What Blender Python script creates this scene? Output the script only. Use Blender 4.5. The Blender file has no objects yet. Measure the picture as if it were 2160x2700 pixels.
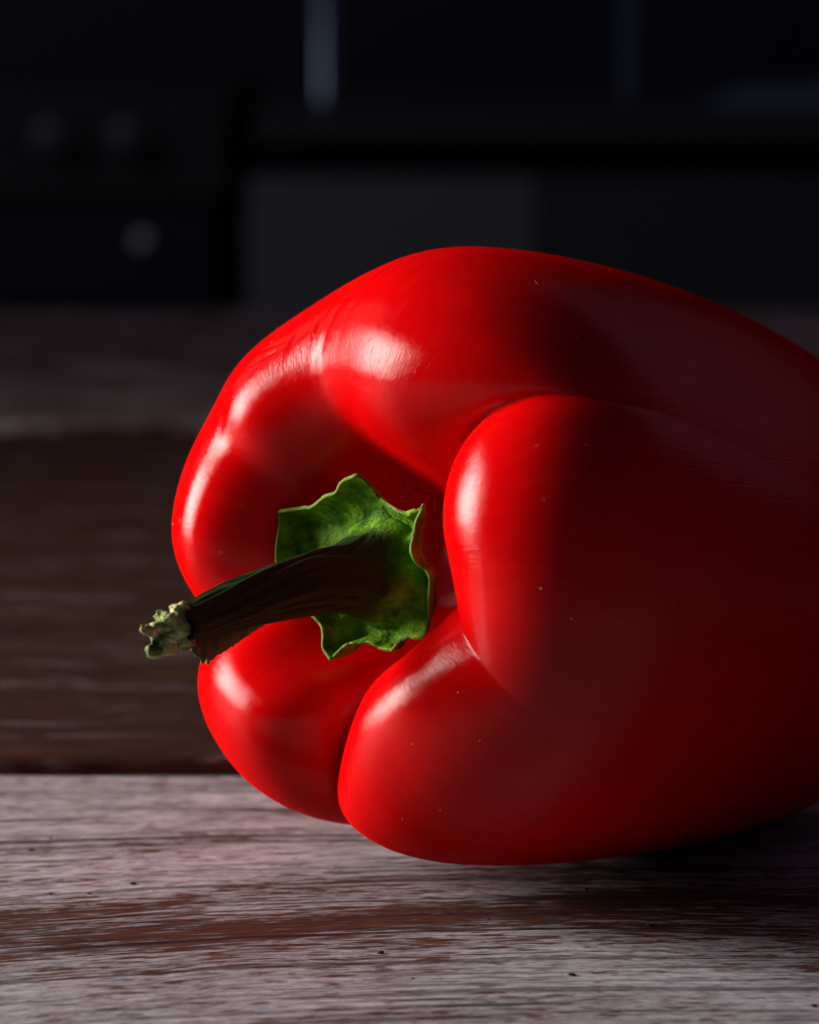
import bpy, math, random
import numpy as np

scene = bpy.context.scene
COL = scene.collection
MM = 0.001

# ----------------------------------------------------------------- camera
cam_data = bpy.data.cameras.new('camera')
cam = bpy.data.objects.new('camera', cam_data)
COL.objects.link(cam)
cam.location = (0.0, 0.0, 0.124)
cam.rotation_euler = (math.radians(90 - 9.917), 0, 0)
cam_data.sensor_fit = 'VERTICAL'
cam_data.sensor_height = 36.0
cam_data.sensor_width = 36.0 * 819 / 1024
cam_data.lens = 18.0 / 0.16
cam_data.clip_start = 0.02
cam_data.clip_end = 30.0
cam_data.dof.use_dof = True
cam_data.dof.focus_distance = 0.410
cam_data.dof.aperture_fstop = 21.5
scene.camera = cam

# ----------------------------------------------------------------- world and lamps
world = bpy.data.worlds.new('World')
scene.world = world
world.use_nodes = True
world.node_tree.nodes['Background'].inputs[0].default_value = (0.62, 0.55, 1.0, 1)
world.node_tree.nodes['Background'].inputs[1].default_value = 0.03

def aim(o, target):
    import mathutils
    d = mathutils.Vector(target) - o.location
    o.rotation_euler = d.to_track_quat('-Z', 'Y').to_euler()

def area(name, loc, target, sx, sy, watts, color, spread=180):
    l = bpy.data.lights.new(name, 'AREA')
    l.shape = 'RECTANGLE'
    l.size, l.size_y = sx, sy
    l.energy = watts
    l.color = color
    l.spread = math.radians(spread)
    o = bpy.data.objects.new(name, l)
    COL.objects.link(o)
    o.location = loc
    aim(o, target)
    return o

area('key_softbox', (-0.765, 0.55, 0.265), (0.02, 0.38, 0.025), 0.42, 0.42, 2.8, (1.0, 0.95, 0.91), 70)
area('cool_fill', (0.60, 1.00, 0.55), (0.05, 0.45, 0.02), 0.9, 0.5, 0.14, (0.95, 0.60, 0.80), 120)
area('room_fill', (-1.3, 1.6, 0.9), (0.1, 2.5, -0.1), 0.5, 0.6, 2.3, (0.85, 0.9, 1.0))  # unseen lamp added to brighten the room behind, not a real window

scene.view_settings.view_transform = 'Standard'
scene.view_settings.look = 'None'
scene.view_settings.exposure = 0.0
scene.view_settings.gamma = 1.0
scene.cycles.max_bounces = 6
scene.cycles.diffuse_bounces = 3
scene.cycles.glossy_bounces = 3

# ----------------------------------------------------------------- helpers
def mesh_object(name, verts, faces, mat=None, parent=None, smooth=True):
    me = bpy.data.meshes.new(name)
    me.from_pydata([tuple(v) for v in verts], [], [tuple(f) for f in faces])
    me.update()
    if smooth:
        me.polygons.foreach_set('use_smooth', [True] * len(me.polygons))
    o = bpy.data.objects.new(name, me)
    COL.objects.link(o)
    if mat:
        me.materials.append(mat)
    if parent:
        o.parent = parent
    return o

def tag(o, label=None, category=None, kind=None, group=None):
    if label: o['label'] = label
    if category: o['category'] = category
    if kind: o['kind'] = kind
    if group: o['group'] = group
    return o

def box(name, x0, x1, y0, y1, z0, z1, mat, parent=None, bevel=0.0):
    v = [(x, y, z) for z in (z0, z1) for y in (y0, y1) for x in (x0, x1)]
    f = [(0, 2, 3, 1), (4, 5, 7, 6), (0, 1, 5, 4), (2, 6, 7, 3), (0, 4, 6, 2), (1, 3, 7, 5)]
    o = mesh_object(name, v, f, mat, parent, smooth=False)
    if bevel > 0:
        m = o.modifiers.new('bevel', 'BEVEL'); m.width = bevel; m.segments = 3
    return o

class NT:
    """small node-tree helper"""
    def __init__(self, name):
        self.m = bpy.data.materials.new(name)
        self.m.use_nodes = True
        self.t = self.m.node_tree
        self.b = self.t.nodes['Principled BSDF']
    def n(self, kind, **kw):
        nd = self.t.nodes.new(kind)
        for k, v in kw.items():
            if k.startswith('i_'):
                key = k[2:]
                key = int(key) if key.isdigit() else key.replace('_', ' ')
                nd.inputs[key].default_value = v
            else:
                setattr(nd, k, v)
        return nd
    def l(self, a, b):
        self.t.links.new(a, b)
    def ramp(self, src, stops, interp='LINEAR'):
        r = self.n('ShaderNodeValToRGB')
        r.color_ramp.interpolation = interp
        els = r.color_ramp.elements
        while len(els) < len(stops):
            els.new(0.5)
        for e, (p, c) in zip(els, stops):
            e.position = p
            e.color = (c, c, c, 1) if isinstance(c, (int, float)) else tuple(c) + (1,)
        self.l(src, r.inputs[0])
        return r.outputs[0]
    def mix(self, fac, a, b, mode='MIX'):
        m = self.n('ShaderNodeMix', data_type='RGBA', blend_type=mode)
        for sock, v in ((m.inputs[0], fac), (m.inputs[6], a), (m.inputs[7], b)):
            if hasattr(v, 'is_linked'):
                self.l(v, sock)
            elif isinstance(v, (int, float)):
                sock.default_value = v if sock.type == 'VALUE' else (v, v, v, 1)
            else:
                sock.default_value = tuple(v) + (1,)
        return m.outputs[2]
    def math(self, op, a, b=None):
        m = self.n('ShaderNodeMath', operation=op)
        for i, v in enumerate((a, b)):
            if v is None: continue
            if hasattr(v, 'is_linked'): self.l(v, m.inputs[i])
            else: m.inputs[i].default_value = v
        return m.outputs[0]
    def mapping(self, src, scale=(1, 1, 1), rot=(0, 0, 0), loc=(0, 0, 0)):
        m = self.n('ShaderNodeMapping')
        m.inputs['Scale'].default_value = scale
        m.inputs['Rotation'].default_value = rot
        m.inputs['Location'].default_value = loc
        self.l(src, m.inputs['Vector'])
        return m.outputs[0]
    def noise(self, vec, scale, detail=3, rough=0.5, dist=0.0):
        n = self.n('ShaderNodeTexNoise', i_Scale=scale, i_Detail=detail, i_Roughness=rough, i_Distortion=dist)
        self.l(vec, n.inputs['Vector'])
        return n.outputs['Fac']
    def bump(self, h, strength, distance, prev=None):
        b = self.n('ShaderNodeBump', i_Strength=strength, i_Distance=distance)
        self.l(h, b.inputs['Height'])
        if prev is not None: self.l(prev, b.inputs['Normal'])
        return b.outputs[0]

# ----------------------------------------------------------------- materials
def plain(name, color, rough=0.5, metal=0.0):
    k = NT(name)
    k.b.inputs['Base Color'].default_value = tuple(color) + (1,)
    k.b.inputs['Roughness'].default_value = rough
    k.b.inputs['Metallic'].default_value = metal
    co = k.n('ShaderNodeTexCoord').outputs['Object']
    nz = k.noise(co, 60, 3)
    k.l(k.ramp(nz, [(0.3, max(rough - 0.1, 0)), (0.7, min(rough + 0.1, 1))]), k.b.inputs['Roughness'])
    return k.m

def pepper_skin():
    k = NT('red_pepper_skin')
    at = k.n('ShaderNodeAttribute', attribute_name='streak').outputs['Vector']
    co = k.n('ShaderNodeTexCoord').outputs['Object']
    big = k.noise(co, 45, 4, 0.55)
    fine = k.noise(at, 26, 4, 0.6)
    col = k.mix(k.ramp(big, [(0.3, 0.0), (0.7, 1.0)]), (0.52, 0.0006, 0.0018), (0.70, 0.0010, 0.0015))
    col = k.mix(k.math('MULTIPLY', k.ramp(fine, [(0.45, 0.0), (0.75, 1.0)]), 0.30), col, (0.72, 0.010, 0.001))
    vor = k.n('ShaderNodeTexVoronoi', i_Scale=170.0)
    k.l(co, vor.inputs['Vector'])
    gate = k.ramp(k.noise(co, 60, 2), [(0.46, 0.0), (0.54, 1.0)])
    dots = k.math('MULTIPLY', k.ramp(vor.outputs['Distance'], [(0.030, 1.0), (0.065, 0.0)]), gate)
    col = k.mix(k.math('MULTIPLY', dots, 0.12), col, (0.85, 0.45, 0.22))
    k.l(col, k.b.inputs['Base Color'])
    st = k.noise(at, 100, 3, 0.65)
    mic = k.noise(co, 900, 3, 0.6)
    wav = k.noise(co, 160, 3, 0.5)
    b1 = k.bump(wav, 0.05, 0.0012)
    b2 = k.bump(st, 0.30, 0.00020, b1)
    b3 = k.bump(mic, 0.08, 0.0002, b2)
    k.l(b3, k.b.inputs['Normal'])
    k.b.inputs['IOR'].default_value = 1.45
    k.b.inputs['Specular IOR Level'].default_value = 0.0
    # waxy gloss on top: short-tailed lobe, so that the lit flesh stays saturated
    gl = k.n('ShaderNodeBsdfAnisotropic', distribution='BECKMANN')
    gl.inputs['Color'].default_value = (1.0, 0.97, 0.96, 1)
    k.l(k.ramp(k.noise(at, 60, 4, 0.6), [(0.3, 0.18), (0.7, 0.27)]), gl.inputs['Roughness'])
    k.l(b3, gl.inputs['Normal'])
    fr = k.n('ShaderNodeFresnel', i_IOR=1.47)
    k.l(b3, fr.inputs['Normal'])
    mx = k.n('ShaderNodeMixShader')
    k.l(k.math('MINIMUM', fr.outputs[0], 0.027), mx.inputs[0]); k.l(k.b.outputs[0], mx.inputs[1]); k.l(gl.outputs[0], mx.inputs[2])
    k.l(mx.outputs[0], k.t.nodes['Material Output'].inputs['Surface'])
    k.b.inputs['Subsurface Weight'].default_value = 0.45
    k.b.inputs['Subsurface Radius'].default_value = (1.0, 0.08, 0.04)
    k.b.inputs['Subsurface Scale'].default_value = 0.005
    return k.m

def green_skin(name, dark, light, translucent=0.0, rough=0.5):
    k = NT(name)
    co = k.n('ShaderNodeTexCoord').outputs['Object']
    n1 = k.noise(co, 260, 5, 0.6)
    n2 = k.noise(co, 1300, 3, 0.6)
    col = k.mix(k.ramp(n1, [(0.35, 0.0), (0.7, 1.0)]), dark, light)
    k.l(col, k.b.inputs['Base Color'])
    k.b.inputs['Roughness'].default_value = rough
    b1 = k.bump(n1, 0.35, 0.0008)
    b2 = k.bump(n2, 0.5, 0.0003, b1)
    k.l(b2, k.b.inputs['Normal'])
    if translucent:
        k.b.inputs['Subsurface Weight'].default_value = translucent
        k.b.inputs['Subsurface Radius'].default_value = (0.5, 1.0, 0.1)
        k.b.inputs['Subsurface Scale'].default_value = 0.0012
    return k.m

def plank_material(name, wear, seed, tone=1.0, bend=0.0, band=0.0, tint=(1, 1, 1), grain=1.0):
    """printed whitewash rubbed through to brown; wear = how much brown shows, bend = how far the grain curves"""
    k = NT(name)
    co = k.n('ShaderNodeTexCoord').outputs['Object']
    sp = k.n('ShaderNodeSeparateXYZ'); k.l(co, sp.inputs[0])
    x, y = sp.outputs[0], sp.outputs[1]
    if bend:
        xc = k.math('MINIMUM', k.math('MAXIMUM', x, -0.12), 0.10)
        crv = k.math('SUBTRACT', k.math('MULTIPLY', xc, 0.10), k.math('MULTIPLY', k.math('MULTIPLY', xc, xc), 1.0))
        fy = k.math('MINIMUM', k.math('MAXIMUM', k.math('MULTIPLY', k.math('SUBTRACT', 0.478, y), 14.0), 0.0), 1.0)
        y2 = k.math('SUBTRACT', y, k.math('MULTIPLY', k.math('MULTIPLY', crv, fy), bend))
    else:
        y2 = y
    c0 = k.n('ShaderNodeCombineXYZ'); k.l(x, c0.inputs[0]); k.l(y2, c0.inputs[1])
    off = k.mapping(c0.outputs[0], loc=(seed, seed * 0.7, 0))
    warp = k.noise(off, 14, 2)
    wv = k.n('ShaderNodeVectorMath', operation='MULTIPLY_ADD')
    cmb = k.n('ShaderNodeCombineXYZ'); k.l(warp, cmb.inputs[1])
    k.l(cmb.outputs[0], wv.inputs[0]); wv.inputs[1].default_value = (0, 0.006, 0); k.l(off, wv.inputs[2])
    base = wv.outputs[0]
    streak = k.noise(k.mapping(base, scale=(150 * grain, 1100 * grain, 1)), 1.0, 4, 0.6)
    mid = k.noise(k.mapping(base, scale=(230 * grain, 750 * grain, 1)), 1.0, 5, 0.65)
    patch = k.noise(k.mapping(base, scale=(22, 105, 1)), 1.0, 3, 0.55)
    fleck = k.noise(k.mapping(base, scale=(150, 650, 1)), 1.0, 2, 0.5)
    lines = k.noise(k.mapping(base, scale=(2.0, 210, 1)), 1.0, 2, 0.4)
    gap = k.noise(k.mapping(base, scale=(20, 300, 1)), 1.0, 2, 0.5)
    v = k.math('ADD', k.math('MULTIPLY', streak, 1.0), k.math('MULTIPLY', mid, 0.45))
    v = k.math('ADD', v, k.math('MULTIPLY', k.math('SUBTRACT', patch, 0.5), 0.55))
    if band:
        g = k.math('DIVIDE', k.math('SUBTRACT', y2, 0.402), 0.017)
        g = k.math('POWER', 2.718, k.math('MULTIPLY', k.math('MULTIPLY', g, g), -1.0))
        v = k.math('ADD', v, k.math('MULTIPLY', g, band))
    e = 0.925 - wear
    brown = k.ramp(v, [(e, 0.0), (e + 0.02, 0.6), (e + 0.10, 1.0)])
    spots = k.math('MULTIPLY', k.ramp(fleck, [(0.63, 0.0), (0.66, 1.0)]), 0.75)
    brown = k.math('MAXIMUM', brown, spots)
    paint = k.mix(k.ramp(k.math('ADD', k.math('MULTIPLY', mid, 0.5), k.math('MULTIPLY', streak, 0.5)), [(0.40, 0.0), (0.54, 1.0)]), tuple(tone * c * t for c, t in zip((0.155, 0.140, 0.147), tint)), tuple(tone * c * t for c, t in zip((0.52, 0.49, 0.515), tint)))
    wood = k.mix(k.ramp(streak, [(0.3, 0.0), (0.7, 1.0)]), tuple(tone * c for c in (0.018, 0.005, 0.003)), tuple(tone * c for c in (0.13, 0.052, 0.032)))
    col = k.mix(brown, paint, wood)
    ln = k.math('MAXIMUM', k.ramp(lines, [(0.352, 1.0), (0.362, 0.0)]), k.ramp(k.math('ABSOLUTE', k.math('SUBTRACT', lines, 0.5)), [(0.006, 0.8), (0.012, 0.0)]))
    lnm = k.math('MULTIPLY', ln, k.ramp(gap, [(0.36, 0.1), (0.5, 1.0)]))
    fine = k.noise(k.mapping(base, scale=(5.0, 520, 1)), 1.0, 2, 0.5)
    crack = k.math('MULTIPLY', k.ramp(k.math('ABSOLUTE', k.math('SUBTRACT', fine, 0.5)), [(0.010, 1.0), (0.022, 0.0)]), k.ramp(mid, [(0.42, 0.0), (0.54, 0.75)]))
    lnm = k.math('MAXIMUM', lnm, crack) if grain > 0.9 else lnm
    col = k.mix(k.math('MULTIPLY', lnm, 0.85), col, (0.020, 0.014, 0.016))
    k.l(col, k.b.inputs['Base Color'])
    k.b.inputs['Roughness'].default_value = 0.5
    k.b.inputs['Specular IOR Level'].default_value = 0.15
    h = k.math('SUBTRACT', k.math('MULTIPLY', streak, 0.5), k.math('ADD', k.math('MULTIPLY', brown, 0.25), lnm))
    k.l(k.bump(h, 0.25, 0.0003), k.b.inputs['Normal'])
    return k.m

# ----------------------------------------------------------------- room behind (out of focus)
m_dark = plain('near_black_paint', (0.009, 0.010, 0.020), 0.6)
m_floor = plain('dark_floor', (0.03, 0.025, 0.022), 0.6)
m_brownblack = plain('brown_black_enamel', (0.030, 0.022, 0.022), 0.5)
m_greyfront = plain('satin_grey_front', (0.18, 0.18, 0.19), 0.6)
m_shadedfront = plain('shaded_grey_front', (0.07, 0.068, 0.07), 0.6)  # same grey front, darkened to paint in the light falling off rightwards
m_worktop = plain('dark_worktop', (0.05, 0.042, 0.04), 0.45)
m_steel = plain('brushed_steel', (0.22, 0.26, 0.34), 0.35, 1.0)
m_knob = plain('pale_knob', (0.75, 0.75, 0.77), 0.35)
m_knobdark = plain('dim_knob', (0.09, 0.075, 0.075), 0.45)
m_cloth = plain('slate_blue_cloth', (0.10, 0.14, 0.19), 0.8)

tag(box('floor', -3, 3, -0.5, 4, -0.80, -0.75, m_floor), kind='structure')
tag(box('back_wall', -3, 3, 3.2, 3.3, -0.75, 2.2, m_dark), kind='structure')


def disc(name, r, depth, mat, parent, loc, n=28):
    """a round knob facing the viewer (-y), slightly domed"""
    prof = [(r, 0), (r, -depth * 0.7), (r * 0.86, -depth), (r * 0.3, -depth * 1.05)]
    v = [(q * math.cos(2 * math.pi * i / n), y, q * math.sin(2 * math.pi * i / n)) for q, y in prof for i in range(n)]
    f = [(j * n + i, j * n + (i + 1) % n, (j + 1) * n + (i + 1) % n, (j + 1) * n + i) for j in range(len(prof) - 1) for i in range(n)]
    f.append(tuple(range((len(prof) - 1) * n, len(prof) * n)))
    o = mesh_object(name, v, f, mat, parent)
    o.location = loc
    return o

def empty(name, loc):
    o = bpy.data.objects.new(name, None)
    COL.objects.link(o); o.location = loc
    return o

# cooker-like appliance on the left, seen only as a dark shape with round knobs
cook = empty('appliance', (-0.36, 2.5, -0.75))
tag(cook, 'blurred black appliance with round knobs in the dark background at left', 'appliance')
box('housing', -0.25, 0.220, 0.0, 0.45, 0.0, 0.600, m_dark, cook, 0.004)
box('control_panel', -0.25, 0.220, -0.012, 0.45, 0.684, 0.764, m_brownblack, cook, 0.004)
box('oven_door', -0.25, 0.210, -0.006, 0.45, 0.602, 0.680, m_dark, cook, 0.003)
disc('knob', 0.015, 0.018, m_knobdark, cook, (0.085, -0.012, 0.733))
disc('knob', 0.015, 0.018, m_knobdark, cook, (0.143, -0.012, 0.733))
disc('latch_knob', 0.0070, 0.016, m_knob, cook, (0.153, -0.006, 0.653))

unit = empty('drawer_unit', (0.30, 2.5, -0.75))
tag(unit, 'blurred dark drawer unit with a grey front behind the pepper', 'drawer unit')
box('carcass', -0.43, 0.9, 0.02, 0.5, 0.0, 0.712, m_dark, unit)
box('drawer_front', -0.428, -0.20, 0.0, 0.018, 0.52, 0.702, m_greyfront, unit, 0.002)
box('drawer_front', -0.196, 0.9, 0.0, 0.018, 0.52, 0.702, m_shadedfront, unit, 0.002)  # rest of the front, its fading light put into the darker grey
box('worktop', -0.42, 0.9, -0.015, 0.52, 0.726, 0.750, m_worktop, unit, 0.004)

def post(name, x, y, r, z0, z1, mat, label):
    n = 24
    prof = [(r * 1.1, 0), (r * 1.1, 0.004), (r, 0.006), (r, z1 - z0)]
    v = [(q * math.cos(2 * math.pi * i / n), q * math.sin(2 * math.pi * i / n), z) for q, z in prof for i in range(n)]
    f = [(j * n + i, j * n + (i + 1) % n, (j + 1) * n + (i + 1) % n, (j + 1) * n + i) for j in range(3) for i in range(n)]
    f.append(tuple(range(3 * n, 4 * n)))
    o = mesh_object(name, v, f, mat)
    o.location = (x, y, z0)
    return tag(o, label, 'post')

post('steel_post', -0.070, 2.70, 0.0105, 0.0, 0.30, m_steel, 'blurred steel-blue upright post above the grey drawer front')
post('thin_post', 0.187, 2.75, 0.006, 0.0, 0.30, m_cloth, 'faint thin dark blue upright at the top right of the background')

# folded cloth at the right
def cloth():
    nx, ny = 40, 24
    v = []
    for j in range(ny):
        for i in range(nx):
            x = i / (nx - 1); y = j / (ny - 1)
            h = 0.014 + 0.040 * x ** 2.0 + 0.008 * math.sin(7 * x + 3 * y) * x
            prof = max(0.0, 1 - abs(2 * y - 1) ** 3)
            v.append((x * 0.24, y * 0.10, 0.002 + h * prof * min(1, 6 * x + 0.05)))
    f = [(j * nx + i, j * nx + i + 1, (j + 1) * nx + i + 1, (j + 1) * nx + i) for j in range(ny - 1) for i in range(nx - 1)]
    o = mesh_object('folded_cloth', v, f, m_cloth)
    o.location = (0.235, 2.56, 0.0)
    tag(o, 'blurred slate blue cloth heaped on the worktop at right', 'cloth')
cloth()

# ----------------------------------------------------------------- table of boards
m_p0 = plank_material('whitewashed_board', 0.13, 0.0, 1.0, 1.0, 0.16)
m_p1 = plank_material('worn_brown_board', 0.34, 3.1, 0.55, tint=(0.85, 0.66, 0.62), grain=0.4)
m_p2 = plank_material('worn_back_board', 0.24, 7.7, 1.15, tint=(1, 0.88, 0.82), grain=0.3)
table = box('tabletop', -0.80, 0.80, 0.0, 1.125, -0.040, -0.0125, m_dark)
tag(table, kind='structure')
for (y0, y1, m) in ((0.02, 0.4775, m_p0), (0.4865, 0.8290, m_p1), (0.8450, 1.125, m_p2)):
    box('plank', -0.80, 0.80, y0, y1, -0.012, 0.0, m, table, 0.0022)

# ----------------------------------------------------------------- the bell pepper
ALPHA = math.radians(41)          # how far the stem turns towards the viewer
PITCH = math.radians(7.5)           # the stem end is the thick end, so it points up a little
AX = np.array([-math.cos(ALPHA) * math.cos(PITCH), -math.sin(ALPHA) * math.cos(PITCH), math.sin(PITCH)])
E1 = np.array([math.sin(ALPHA), -math.cos(ALPHA), 0.0])
E2 = np.cross(AX, E1) * -1.0
E2 = E2 if E2[2] > 0 else -E2
ORIGIN = np.array([-0.0035, 0.410, 0.0415])
SIZE = 0.975

def bspline(ctrl, n):
    """uniform cubic B-spline through the ends; ctrl (k, ...), returns (n, ...)"""
    c = np.concatenate([2 * ctrl[:1] - ctrl[1:2], ctrl, 2 * ctrl[-1:] - ctrl[-2:-1]], 0)
    k = len(c) - 3
    t = np.linspace(0, k - 1e-6, n)
    i = t.astype(int); f = (t - i)
    sh = (n,) + (1,) * (ctrl.ndim - 1)
    f = f.reshape(sh)
    return ((1 - f) ** 3 * c[i] + (3 * f ** 3 - 6 * f ** 2 + 4) * c[i + 1]
            + (-3 * f ** 3 + 3 * f ** 2 + 3 * f + 1) * c[i + 2] + f ** 3 * c[i + 3]) / 6

LOBE = np.array([(0, -13.0), (4, -13.5), (8.5, -13), (12.4, -4), (17.2, 6.8), (23.5, 10.8), (31, 9.6), (38.3, 4), (42.8, -6),
                 (43.8, -20), (42.8, -42), (38.5, -68), (29, -92), (15, -102), (0, -101)], float)
GROOVE = np.array([(0, -13.0), (4, -13.5), (8.5, -13), (12, -8), (17.5, -2.3), (24, 0.2), (30, -0.5), (35.8, -4.5), (39.3, -12),
                   (40.3, -23), (39.5, -44), (35.5, -68), (27, -92), (14, -101), (0, -100)], float)
# grooves: name, angle near calyx, on the shoulder, at the tail, depth at shoulder, depth on body, valley power
GROOVES = [('cb', -17, -27, -34, 0.6, 0.02, 1.0), ('dc', 50, 40, 6, 1.1, 0.7, 0.68), ('ed', 112, 106, 101, 0.31, 0.44, 1.7),
           ('ae', 211, 207, 203, 1.0, 0.6, 0.64), ('ba', 273, 258, 252, 1.2, 0.7, 0.60)]
# the lobe after each groove: radius scale, crest shift (mm), fullness (2 = round, 4 = flat-topped)
LOBES = {'cb': (1.0, -1.6, 1.75), 'dc': (0.935, -1.8, 2.3), 'ed': (0.99, 1.5, 2.6), 'ae': (1.06, 3.0, 2.4), 'ba': (1.0, 0.0, 2.3)}

DENTS = [(129, 0.438, 4.5, 2.0, 0.2, 0.55), (127, 0.450, 5.0, 1.2, 0.5, 0.40), (122, 0.430, 1.1, 10.0, 0.15, 0.35),
         (113, 0.440, 1.2, 22.0, 0.10, 0.40), (107, 0.470, 1.4, 26.0, 0.12, 0.45), (100, 0.480, 1.6, 26.0, 0.05, 0.30),
         (150, 0.405, 3.0, 9.0, 0.8, 0.30), (20, 0.552, 2.0, 9.0, 0.9, 0.22), (27, 0.560, 1.6, 8.0, -0.7, 0.20),
         (13, 0.432, 1.1, 1.1, 0.0, 0.16), (17, 0.425, 1.0, 0.8, 0.0, 0.10)]
SAG = 3.5                         # the body droops towards its tail

def pepper_grid(NR=360, NPH=720):
    NC = len(LOBE)
    tc = np.linspace(0, 1, NR)
    phi = np.linspace(0, 2 * np.pi, NPH, endpoint=False) + math.radians(200)
    L0 = bspline(LOBE, NR); G0 = bspline(GROOVE, NR)
    bodyf = np.clip((tc * (NC - 1) - 4.0) / 4.0, 0, 1); bodyf = bodyf ** 2 * (3 - 2 * bodyf)
    ng = len(GROOVES)
    tail = np.clip((tc * (NC - 1) - 6.5) / 5.0, 0, 1); tail = tail ** 1.6
    ang = np.array([[math.radians(a + (b - a) * f + (c - b) * q) for (_, a, b, c, *_) in GROOVES] for f, q in zip(bodyf, tail)])
    dep = np.array([[a + (b - a) * f for (_, _, _, _, a, b, _) in GROOVES] for f in bodyf])
    flat = np.array([LOBES[g[0]][2] for g in GROOVES])
    soft = np.array([g[6] for g in GROOVES])
    R = np.zeros((NR, NPH)); W = np.zeros((NR, NPH))
    for j in range(NR):
        a = ang[j]
        rel = (phi[:, None] - a[None, :]) % (2 * np.pi)          # distance past each groove
        i = np.argmin(rel, 1)
        start = rel[np.arange(NPH), i]
        nxt = (i + 1) % ng
        width = (a[nxt] - a[i]) % (2 * np.pi)
        u = start / width
        x = np.abs(2 * u - 1)
        us = u * u * (3 - 2 * u)
        s = (1 - x ** flat[i]) ** (soft[i] * (1 - us) + soft[nxt] * us)      # low power = tight crease, high = soft valley
        d = dep[j][i] * (1 - us) + dep[j][nxt] * us
        rs = np.array([LOBES[GROOVES[q][0]][0] for q in range(ng)])[i]
        hs = np.array([LOBES[GROOVES[q][0]][1] for q in range(ng)])[i]
        rl, wl = L0[j]; rg, wg = G0[j]
        crest = math.exp(-((tc[j] * (NC - 1) - 5.0) / 2.0) ** 2)
        rL = rl * (1 + (rs - 1) * s); wL = wl + hs * s * crest
        R[j] = rL + (rg - rl) * d * (1 - s)
        W[j] = wL + (wg - wl) * d * (1 - s)
        # the back lobe: flattened upper shoulder, a swelling lower down, a dent between them
        def ga(c, w): return np.exp(-(((phi - math.radians(c) + np.pi) % (2 * np.pi) - np.pi) / math.radians(w)) ** 2)
        q = tc[j] * (NC - 1)
        sh = math.exp(-((q - 7.5) / 2.6) ** 2)
        R[j] *= 1 - 0.045 * ga(126, 17) * sh + 0.03 * ga(180, 18) * sh
        W[j] += crest * (3.8 * ga(191, 21) - 0.6 * ga(128, 15) - 1.5 * ga(154, 9) - 0.3 * ga(113, 11))
    # small dents and folds: (angle, row 0..1, half-size in degrees, half-size in rows, slant, depth mm)
    A, Tt = np.meshgrid(phi, tc)
    for (ca, ct, wa, wt, sl, dp) in DENTS:
        da = np.degrees((A - math.radians(ca) + np.pi) % (2 * np.pi) - np.pi)
        dt = (Tt - ct) * 400.0
        x = da * math.cos(sl) + dt * math.sin(sl); y = -da * math.sin(sl) + dt * math.cos(sl)
        g = 0.35 * dp * np.exp(-(x / wa) ** 2 - (y / wt) ** 2)
        R -= g * 0.7; W -= g * 0.7
    return phi, tc, R, W

def to_world(r, w, phi, o=None):
    sag = SAG * np.clip((-w - 12.0) / 65.0, 0, 1.5) ** 1.5
    sag = sag + 2.5 * np.exp(-(r / 15.0) ** 2) * (w > -30)
    p = -sag[..., None] * E2 + (r * np.cos(phi))[..., None] * E1 + (r * np.sin(phi))[..., None] * E2 + w[..., None] * AX
    return p * (MM * SIZE) + (ORIGIN if o is None else o)

SPECKS = [(139.8, 0.2114), (121.3, 0.1871), (118.0, 0.1771), (107.9, 0.1486), (150.6, 0.2229), (148.1, 0.2143), (143.9, 0.1943),
          (127.5, 0.1886), (246.0, 0.2171), (255.5, 0.2186), (114.4, 0.1629), (97.1, 0.1471), (227.5, 0.2314), (136.0, 0.2200), (124.0, 0.2050)]

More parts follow.
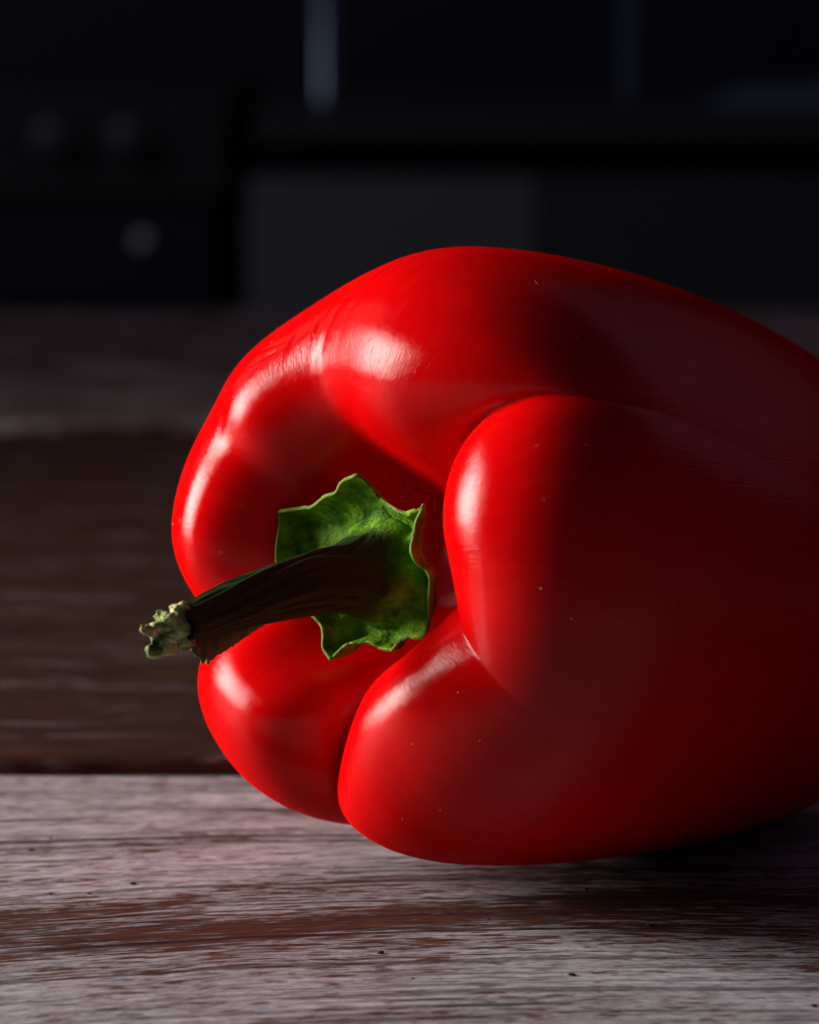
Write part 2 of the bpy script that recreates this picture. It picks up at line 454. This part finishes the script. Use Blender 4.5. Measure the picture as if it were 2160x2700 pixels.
def build_pepper():
    phi, tc, R, W = pepper_grid()
    NR, NPH = R.shape
    PH = np.broadcast_to(phi, R.shape)
    P = to_world(R, W, PH, np.zeros(3))
    zmin = P[..., 2].min()
    org = ORIGIN.copy(); org[2] = -zmin
    root = bpy.data.objects.new('bell_pepper', None)
    COL.objects.link(root); root.location = org
    tag(root, 'glossy red bell pepper lying on its side with a green stem', 'bell pepper')
    V = P.reshape(-1, 3)
    j, i = np.meshgrid(np.arange(NR - 1), np.arange(NPH), indexing='ij')
    i2 = (i + 1) % NPH
    F = np.stack([j * NPH + i, (j + 1) * NPH + i, (j + 1) * NPH + i2, j * NPH + i2], -1).reshape(-1, 4)
    o = mesh_object('flesh', V, F, pepper_skin(), root)
    at = o.data.attributes.new('streak', 'FLOAT_VECTOR', 'POINT')
    st = np.stack([np.cos(PH), np.sin(PH), np.broadcast_to(tc[:, None] * 0.6, R.shape)], -1).reshape(-1)
    at.data.foreach_set('vector', st.astype(np.float32))
    # grains of dirt caught around the calyx
    dv, df = [], []
    r = np.random.default_rng(11)
    for (pa, pt) in SPECKS:
        jj = int(pt * NR); ii = int(round(((pa - 200) % 360) / 360 * NPH)) % NPH
        c = P[jj, ii]
        ta = P[jj, (ii + 2) % NPH] - c; ta /= np.linalg.norm(ta)
        tb = P[jj + 2, ii] - c; tb -= ta * (tb @ ta); tb /= np.linalg.norm(tb)
        nn = np.cross(ta, tb); nn = nn if nn @ AX > 0 else -nn
        sz = r.uniform(0.00022, 0.00045)
        o0 = len(dv)
        k = 7
        for q in range(k):
            a = 2 * math.pi * q / k; m = sz * r.uniform(0.6, 1.4)
            dv.append(c + ta * math.cos(a) * m + tb * math.sin(a) * m * 0.7 - nn * 0.00005)
        dv.append(c + nn * 0.00022)
        df += [(o0 + q, o0 + (q + 1) % k, o0 + k) for q in range(k)]
    # pale lint and dust lying on the skin
    lv, lf = [], []
    for n in range(30):
        jj = int(r.uniform(0.28, 0.66) * NR); ii = int(((r.uniform(-75, 215) - 200) % 360) / 360 * NPH) % NPH
        c = P[jj, ii]
        ta = P[jj, (ii + 2) % NPH] - c; ta /= np.linalg.norm(ta)
        tb = P[jj + 2, ii] - c; tb -= ta * (tb @ ta); tb /= np.linalg.norm(tb)
        nn = np.cross(ta, tb); nn = nn if nn @ (c - P[int(0.5 * NR)].mean(0)) > 0 else -nn
        ln = r.uniform(0.0006, 0.0018) if n % 5 == 0 else r.uniform(0.00008, 0.00026)
        wd = 0.000022 if n % 5 == 0 else ln * 0.6
        th = r.uniform(0, math.pi); cv = r.uniform(-0.6, 0.6)
        o0 = len(lv)
        for q in range(5):
            f = q / 4 - 0.5; an = th + cv * f
            d = ta * math.cos(an) + tb * math.sin(an); sd = np.cross(nn, d)
            m = c + d * ln * f + nn * 0.00008
            w_ = wd * (1 - 1.6 * f * f)
            lv += [m + sd * w_, m + nn * w_ * 0.7, m - sd * w_]
        for q in range(4):
            lf += [(o0 + 3 * q, o0 + 3 * q + 3, o0 + 3 * q + 4, o0 + 3 * q + 1), (o0 + 3 * q + 1, o0 + 3 * q + 4, o0 + 3 * q + 5, o0 + 3 * q + 2)]
    tag(mesh_object('lint_and_dust', lv, lf, plain('pale_lint', (0.5, 0.36, 0.26), 0.9), root), kind='stuff')
    tag(mesh_object('dirt_specks', dv, df, plain('dry_dirt', (0.012, 0.012, 0.008), 0.8), root), kind='stuff')
    return root, org

pepper, PORG = build_pepper()

# ----------------------------------------------------------------- calyx and stem
def local(e1, e2, w):
    """pepper millimetres -> metres in the pepper's own space"""
    return (np.asarray(e1)[..., None] * E1 + np.asarray(e2)[..., None] * E2 + np.asarray(w)[..., None] * AX) * (MM * SIZE)

rng = np.random.default_rng(4)

def smooth_noise(shape, cells, seed):
    """periodic in axis 1 (angle) value noise"""
    r = np.random.default_rng(seed)
    ny, nx = shape
    g = r.normal(size=(cells[0] + 2, cells[1]))
    y = np.linspace(0, cells[0], ny); x = np.linspace(0, cells[1], nx, endpoint=False)
    yi = y.astype(int); xi = x.astype(int)
    fy = (y - yi)[:, None]; fx = (x - xi)[None, :]
    fy = fy * fy * (3 - 2 * fy); fx = fx * fx * (3 - 2 * fx)
    a = g[yi][:, xi]; b = g[yi][:, (xi + 1) % cells[1]]
    c = g[yi + 1][:, xi]; d = g[yi + 1][:, (xi + 1) % cells[1]]
    return (a * (1 - fx) + b * fx) * (1 - fy) + (c * (1 - fx) + d * fx) * fy

RIM = [(-14.7, -4.3, 6.5), (-15.8, 2.8, 6), (-13.3, 3.4, 5.5), (-11.0, 4.1, 5), (-10.4, 3.9, 5), (-7.4, 6.0, 4.5), (-4.8, 6.7, 4.5),
       (-4.4, 8.0, 4.5), (-0.7, 9.9, 5), (0.3, 8.6, 3.5), (0.8, 6.8, 2), (4.3, 5.8, 1.5), (7.6, 5.5, 2), (10.5, 7.3, 3.5), (9.3, 4.6, 3),
       (10.3, 0.9, 3), (10.6, -0.9, 2), (11.4, -1.0, 1.5), (12.3, -2.5, 1), (12.2, -5.5, 1), (12.1, -8.3, 1), (11.1, -10.4, 1.5),
       (9.0, -10.9, 2), (7.6, -11.9, 2.5), (7.7, -13.0, 3), (5.0, -13.2, 3), (3.5, -12.5, 3.5), (0.8, -13.2, 4.5), (-0.1, -15.5, 6),
       (-2.3, -14.2, 6.5), (-2.9, -11.4, 7), (-4.5, -10.1, 7), (-7.8, -8.2, 7.5), (-12.1, -6.2, 7)]

def build_calyx(root):
    N, M = 360, 60
    rim = np.array(RIM + RIM[:1])
    seg = np.r_[0, np.cumsum(np.linalg.norm(np.diff(rim, axis=0), axis=1))]
    t = np.linspace(0, seg[-1], N, endpoint=False)
    rm = np.stack([np.interp(t, seg, rim[:, k]) for k in range(3)], 1)
    ker = np.array([1, 2, 3, 4, 3, 2, 1.]) / 16
    for k in range(3):
        rm[:, k] = np.convolve(np.r_[rm[-3:, k], rm[:, k], rm[:3, k]], ker, 'valid')
    c = np.array([0.3, -3.2])
    ang = np.unwrap(np.arctan2(rm[:, 1] - c[1], rm[:, 0] - c[0]))
    ang = np.linspace(ang[0], ang[0] - 2 * np.pi, N, endpoint=False) * 0.35 + ang * 0.65
    ca, sa = np.cos(ang), np.sin(ang)
    rib = 1 + 0.07 * np.cos(5 * ang + 0.4)
    def ring(cx, cy, r, w): return np.stack([cx + r * rib * ca, cy + r * rib * sa, np.full(N, w)], 1)
    fl = -2.2 + 0.5 * rm[:, 2]
    def part(f, lift):
        q = c + (rm[:, :2] - c) * f
        return np.concatenate([q, (fl * (1 - lift) + rm[:, 2] * lift)[:, None]], 1)
    rings = np.stack([ring(0.7, -4.2, 3.4, 9.0), ring(0.7, -4.0, 4.2, 6.5), ring(0.4, -3.6, 5.5, 2.8), ring(0.3, -3.3, 7.2, 0.0), part(0.66, 0.0), part(0.80, 0.12), part(0.93, 0.5), part(0.985, 0.9), part(1.0, 1.05)])
    S = bspline(rings, M)
    sv = np.linspace(0, 1, M)
    amp = np.clip((sv - 0.35) / 0.4, 0, 1)[:, None]
    nz = smooth_noise((M, N), (6, 34), 1) * 0.22 + smooth_noise((M, N), (3, 14), 2) * 0.55 + smooth_noise((M, N), (16, 110), 3) * 0.10 * np.clip((0.85 - sv) / 0.2, 0, 1)[:, None]
    S[..., 2] += nz * amp
    edge = smooth_noise((M, N), (1, 60), 5) * 0.05 * np.clip((sv - 0.9) / 0.1, 0, 1)[:, None]
    S[..., 0] += edge * ca; S[..., 1] += edge * sa
    V = local(S[..., 0], S[..., 1], S[..., 2]).reshape(-1, 3)
    j, i = np.meshgrid(np.arange(M - 1), np.arange(N), indexing='ij')
    i2 = (i + 1) % N
    F = np.stack([j * N + i, (j + 1) * N + i, (j + 1) * N + i2, j * N + i2], -1).reshape(-1, 4)
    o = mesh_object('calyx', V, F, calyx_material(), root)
    a = o.data.attributes.new('edge', 'FLOAT', 'POINT')
    a.data.foreach_set('value', np.broadcast_to(np.clip((sv - 0.975) / 0.025, 0, 1)[:, None], (M, N)).reshape(-1).astype(np.float32))
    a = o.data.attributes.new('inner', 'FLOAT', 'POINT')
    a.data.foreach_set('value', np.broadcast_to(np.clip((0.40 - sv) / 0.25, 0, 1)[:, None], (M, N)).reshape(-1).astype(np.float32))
    m = o.modifiers.new('thick', 'SOLIDIFY'); m.thickness = 0.00045; m.offset = -1
    return o

def calyx_material():
    k = NT('calyx_green')
    co = k.n('ShaderNodeTexCoord').outputs['Object']
    n1 = k.noise(co, 320, 5, 0.65)
    n2 = k.noise(co, 1500, 3, 0.6)
    n3 = k.noise(co, 110, 3, 0.6)
    col = k.mix(k.ramp(n1, [(0.35, 0.0), (0.7, 1.0)]), (0.026, 0.11, 0.002), (0.24, 0.50, 0.004))
    col = k.mix(k.math('MULTIPLY', k.ramp(n3, [(0.5, 0.0), (0.7, 1.0)]), 0.6), col, (0.010, 0.035, 0.002))
    e = k.n('ShaderNodeAttribute', attribute_name='edge').outputs['Fac']
    col = k.mix(k.math('MULTIPLY', e, 0.6), col, (0.13, 0.16, 0.02))
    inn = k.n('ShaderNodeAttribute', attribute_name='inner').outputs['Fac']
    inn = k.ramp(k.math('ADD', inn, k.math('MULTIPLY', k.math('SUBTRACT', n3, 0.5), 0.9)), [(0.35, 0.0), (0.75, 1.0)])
    col = k.mix(inn, col, (0.014, 0.035, 0.003))  # dark stem colour run into the calyx, part of its shade painted in
    k.l(col, k.b.inputs['Base Color'])
    k.b.inputs['Roughness'].default_value = 0.55
    k.b.inputs['Specular IOR Level'].default_value = 0.18
    k.b.inputs['Subsurface Weight'].default_value = 0.15
    k.b.inputs['Subsurface Radius'].default_value = (0.5, 1.0, 0.1)
    k.b.inputs['Subsurface Scale'].default_value = 0.0008
    k.l(k.bump(n2, 0.8, 0.0004, k.bump(n1, 0.9, 0.0012)), k.b.inputs['Normal'])
    return k.m

STEM = np.array([(0.4, -3.6, 1.5, 5.9), (0.5, -3.8, 4.0, 5.5), (0.7, -4.1, 7.0, 5.05), (0.8, -4.4, 10, 4.75), (0.9, -5.0, 14, 4.5), (0.9, -5.9, 18, 4.2), (0.8, -7.1, 23, 3.8),
                 (1.4, -8.4, 28, 3.35), (2.2, -9.4, 32, 3.0), (2.7, -10.0, 34.5, 2.8)])

def stem_material():
    k = NT('stem_green')
    at = k.n('ShaderNodeAttribute', attribute_name='grain').outputs['Vector']
    co = k.n('ShaderNodeTexCoord').outputs['Object']
    g = k.noise(k.mapping(at, scale=(14, 14, 2.0)), 1.0, 4, 0.6)
    n3 = k.noise(co, 240, 3, 0.6)
    col = k.mix(k.ramp(g, [(0.35, 0.0), (0.7, 1.0)]), (0.003, 0.018, 0.002), (0.012, 0.065, 0.006))
    col = k.mix(k.math('MULTIPLY', k.ramp(n3, [(0.5, 0.0), (0.7, 1.0)]), 0.5), col, (0.014, 0.014, 0.006))
    sz = k.n('ShaderNodeSeparateXYZ'); k.l(at, sz.inputs[0])
    root_f = k.ramp(k.math('ADD', k.math('MULTIPLY', sz.outputs[2], 0.2), k.math('MULTIPLY', k.math('SUBTRACT', n3, 0.5), 0.35)), [(0.08, 1.0), (0.30, 0.0)])
    col = k.mix(root_f, col, (0.014, 0.045, 0.003))
    k.b.inputs['Specular IOR Level'].default_value = 0.2
    k.l(col, k.b.inputs['Base Color'])
    k.b.inputs['Roughness'].default_value = 0.6
    k.l(k.bump(k.noise(co, 1400, 3), 0.35, 0.0002, k.bump(g, 0.6, 0.0006)), k.b.inputs['Normal'])
    return k.m

def build_stem(root):
    N, M = 96, 120
    c = bspline(STEM, M)
    P = local(c[:, 0], c[:, 1], c[:, 2])
    T = np.gradient(P, axis=0); T /= np.linalg.norm(T, axis=1, keepdims=True)
    A = np.cross(T, E1); A /= np.linalg.norm(A, axis=1, keepdims=True)
    B = np.cross(T, A)
    th = np.linspace(0, 2 * np.pi, N, endpoint=False)
    sv = np.linspace(0, 1, M)[:, None]
    tw = th[None, :] + 0.5 * sv
    r = c[:, 3:4] * (0.92 - 0.10 * sv) * (1 + 0.07 * np.cos(5 * tw + 0.4) + 0.045 * np.cos(13 * tw + 2 * np.sin(3 * sv * np.pi)) + 0.02 * np.cos(29 * tw) + 0.035 * smooth_noise((M, N), (7, 9), 8) + 0.012 * smooth_noise((M, N), (10, 40), 9)) * MM * SIZE
    V = P[:, None] + r[..., None] * (np.cos(th)[None, :, None] * A[:, None] + np.sin(th)[None, :, None] * B[:, None])
    # ragged broken end
    V[-1] += T[-1] * (rng.random((N, 1)) * 0.0012)
    verts = np.concatenate([V.reshape(-1, 3), P[:1], P[-1:] - T[-1:] * 0.0008])
    j, i = np.meshgrid(np.arange(M - 1), np.arange(N), indexing='ij')
    i2 = (i + 1) % N
    F = [tuple(q) for q in np.stack([j * N + i, j * N + i2, (j + 1) * N + i2, (j + 1) * N + i], -1).reshape(-1, 4)]
    k = (M - 1) * N
    F += [(k + q, k + (q + 1) % N, len(verts) - 1) for q in range(N)]
    o = mesh_object('stem', verts, F, stem_material(), root)
    a = o.data.attributes.new('grain', 'FLOAT_VECTOR', 'POINT')
    g = np.stack([np.broadcast_to(np.cos(th), (M, N)), np.broadcast_to(np.sin(th), (M, N)), np.broadcast_to(sv * 5, (M, N))], -1).reshape(-1, 3)
    g = np.concatenate([g, np.zeros((2, 3))])
    a.data.foreach_set('vector', g.reshape(-1).astype(np.float32))
    return o

def blob(center, axes, seed, nu=14, nv=9):
    """lumpy torn piece of tissue; axes = three half-axis vectors"""
    r = np.random.default_rng(seed)
    v = []; f = []
    for j in range(nv + 1):
        for i in range(nu):
            a = math.pi * j / nv; b = 2 * math.pi * i / nu
            d = np.array([math.cos(a), math.sin(a) * math.cos(b), math.sin(a) * math.sin(b)])
            k = 1 + 0.22 * r.normal() if 0 < j < nv else 1.0
            v.append(center + (axes[0] * d[0] + axes[1] * d[1] + axes[2] * d[2]) * k)
    for j in range(nv):
        for i in range(nu):
            f.append((j * nu + i, j * nu + (i + 1) % nu, (j + 1) * nu + (i + 1) % nu, (j + 1) * nu + i))
    return v, f

def build_tip(stem):
    V = []; F = []
    # (e1, e2, w, length, thickness)
    spots = [(2.5, -8.2, 34.5, 1.6, 1.1), (2.8, -9.6, 35.5, 1.9, 1.3), (2.4, -10.8, 35.5, 1.7, 1.2), (2.2, -12.0, 34.0, 1.6, 1.0),
             (2.6, -10.0, 37.5, 1.6, 0.9), (2.4, -10.8, 39.3, 1.9, 0.7), (2.9, -9.2, 36.6, 1.2, 0.9), (2.0, -12.6, 36.5, 1.9, 1.2),
             (2.0, -13.4, 37.8, 1.4, 0.9), (2.2, -11.6, 37.0, 1.4, 0.9), (2.9, -8.6, 35.4, 1.0, 0.8), (1.2, -9.4, 36.0, 1.4, 1.0), (1.2, -11.2, 36.2, 1.4, 1.0),
             (3.5, -10.4, 35.0, 1.3, 0.9), (3.2, -11.6, 34.2, 1.2, 0.9)]
    for n, (a, b, w, ln, th) in enumerate(spots):
        c = local(a, b, w)
        tilt = rng.normal(size=3) * 0.35
        d = AX + tilt; d /= np.linalg.norm(d)
        p = np.cross(d, E2); p /= np.linalg.norm(p)
        q = np.cross(d, p)
        k = MM * SIZE
        v, f = blob(c, (d * ln * k * 1.15, p * th * k * 1.25, q * th * k * 1.1), 30 + n)
        o = len(V)
        V += v; F += [tuple(o + x for x in g) for g in f]
    k = NT('torn_stem_fibre')
    co = k.n('ShaderNodeTexCoord').outputs['Object']
    n1 = k.noise(co, 420, 4, 0.6)
    k.l(k.ramp(n1, [(0.36, (0.07, 0.12, 0.03)), (0.5, (0.30, 0.38, 0.10)), (0.64, (0.66, 0.66, 0.34))]), k.b.inputs['Base Color'])
    k.b.inputs['Roughness'].default_value = 0.7
    k.l(k.bump(k.noise(co, 1600, 3), 0.6, 0.0004), k.b.inputs['Normal'])
    o = mesh_object('torn_end', V, F, k.m, stem)
    o['label'] = 'pale torn fibrous end of the stem'
    m = o.modifiers.new('sub', 'SUBSURF'); m.levels = 1; m.render_levels = 1
    return o

def build_peel(stem, mat):
    """strip of skin hanging loose under the stem near its end"""
    top = np.array([(0.9, -9.6, 20.0), (1.0, -10.6, 23.5), (1.4, -11.6, 27.0), (1.7, -12.2, 30.0), (2.0, -12.6, 32.5)])
    drop = np.array([0.3, 1.2, 2.0, 2.7, 0.6])
    n = 40; m = 8
    tp = bspline(top, n)
    dr = np.interp(np.linspace(0, 4, n), np.arange(5), drop) * (1 + 0.12 * rng.normal(size=n))
    V = []
    for j in range(m):
        f = j / (m - 1)
        for i in range(n):
            e = tp[i].copy(); e[1] += 0.8 - f * (dr[i] + 0.8); e[0] += 0.5 * math.sin(f * 2.5) + 0.1 * math.sin(i * 0.9)
            V.append(local(*e))
    F = [(j * n + i, j * n + i + 1, (j + 1) * n + i + 1, (j + 1) * n + i) for j in range(m - 1) for i in range(n - 1)]
    o = mesh_object('loose_peel', np.array(V), F, mat, stem)
    md = o.modifiers.new('thick', 'SOLIDIFY'); md.thickness = 0.0005; md.offset = 0
    return o

calyx = build_calyx(pepper)
stem = build_stem(pepper)
build_tip(stem)
build_peel(stem, green_skin('peel_green', (0.03, 0.06, 0.012), (0.08, 0.13, 0.03), 0.0, 0.6))

# ----------------------------------------------------------------- crumbs on the boards
def build_crumbs():
    r = np.random.default_rng(23)
    V = []; F = []
    for n in range(24):
        x = r.uniform(-0.055, 0.055); y = r.uniform(0.365, 0.47)
        sz = r.uniform(0.00012, 0.0004)
        c = np.array([x, y, sz * 0.35])
        v, f = blob(c, (np.array([sz * r.uniform(1, 1.8), 0, 0]), np.array([0, sz, 0]), np.array([0, 0, sz * 0.5])), 500 + n, 7, 4)
        o = len(V); V += v; F += [tuple(o + q for q in g) for g in f]
    o = mesh_object('crumbs', V, F, plain('dark_crumb', (0.035, 0.022, 0.018), 0.8))
    tag(o, 'tiny dark crumbs scattered on the pale front board', 'crumbs', kind='stuff')
build_crumbs()
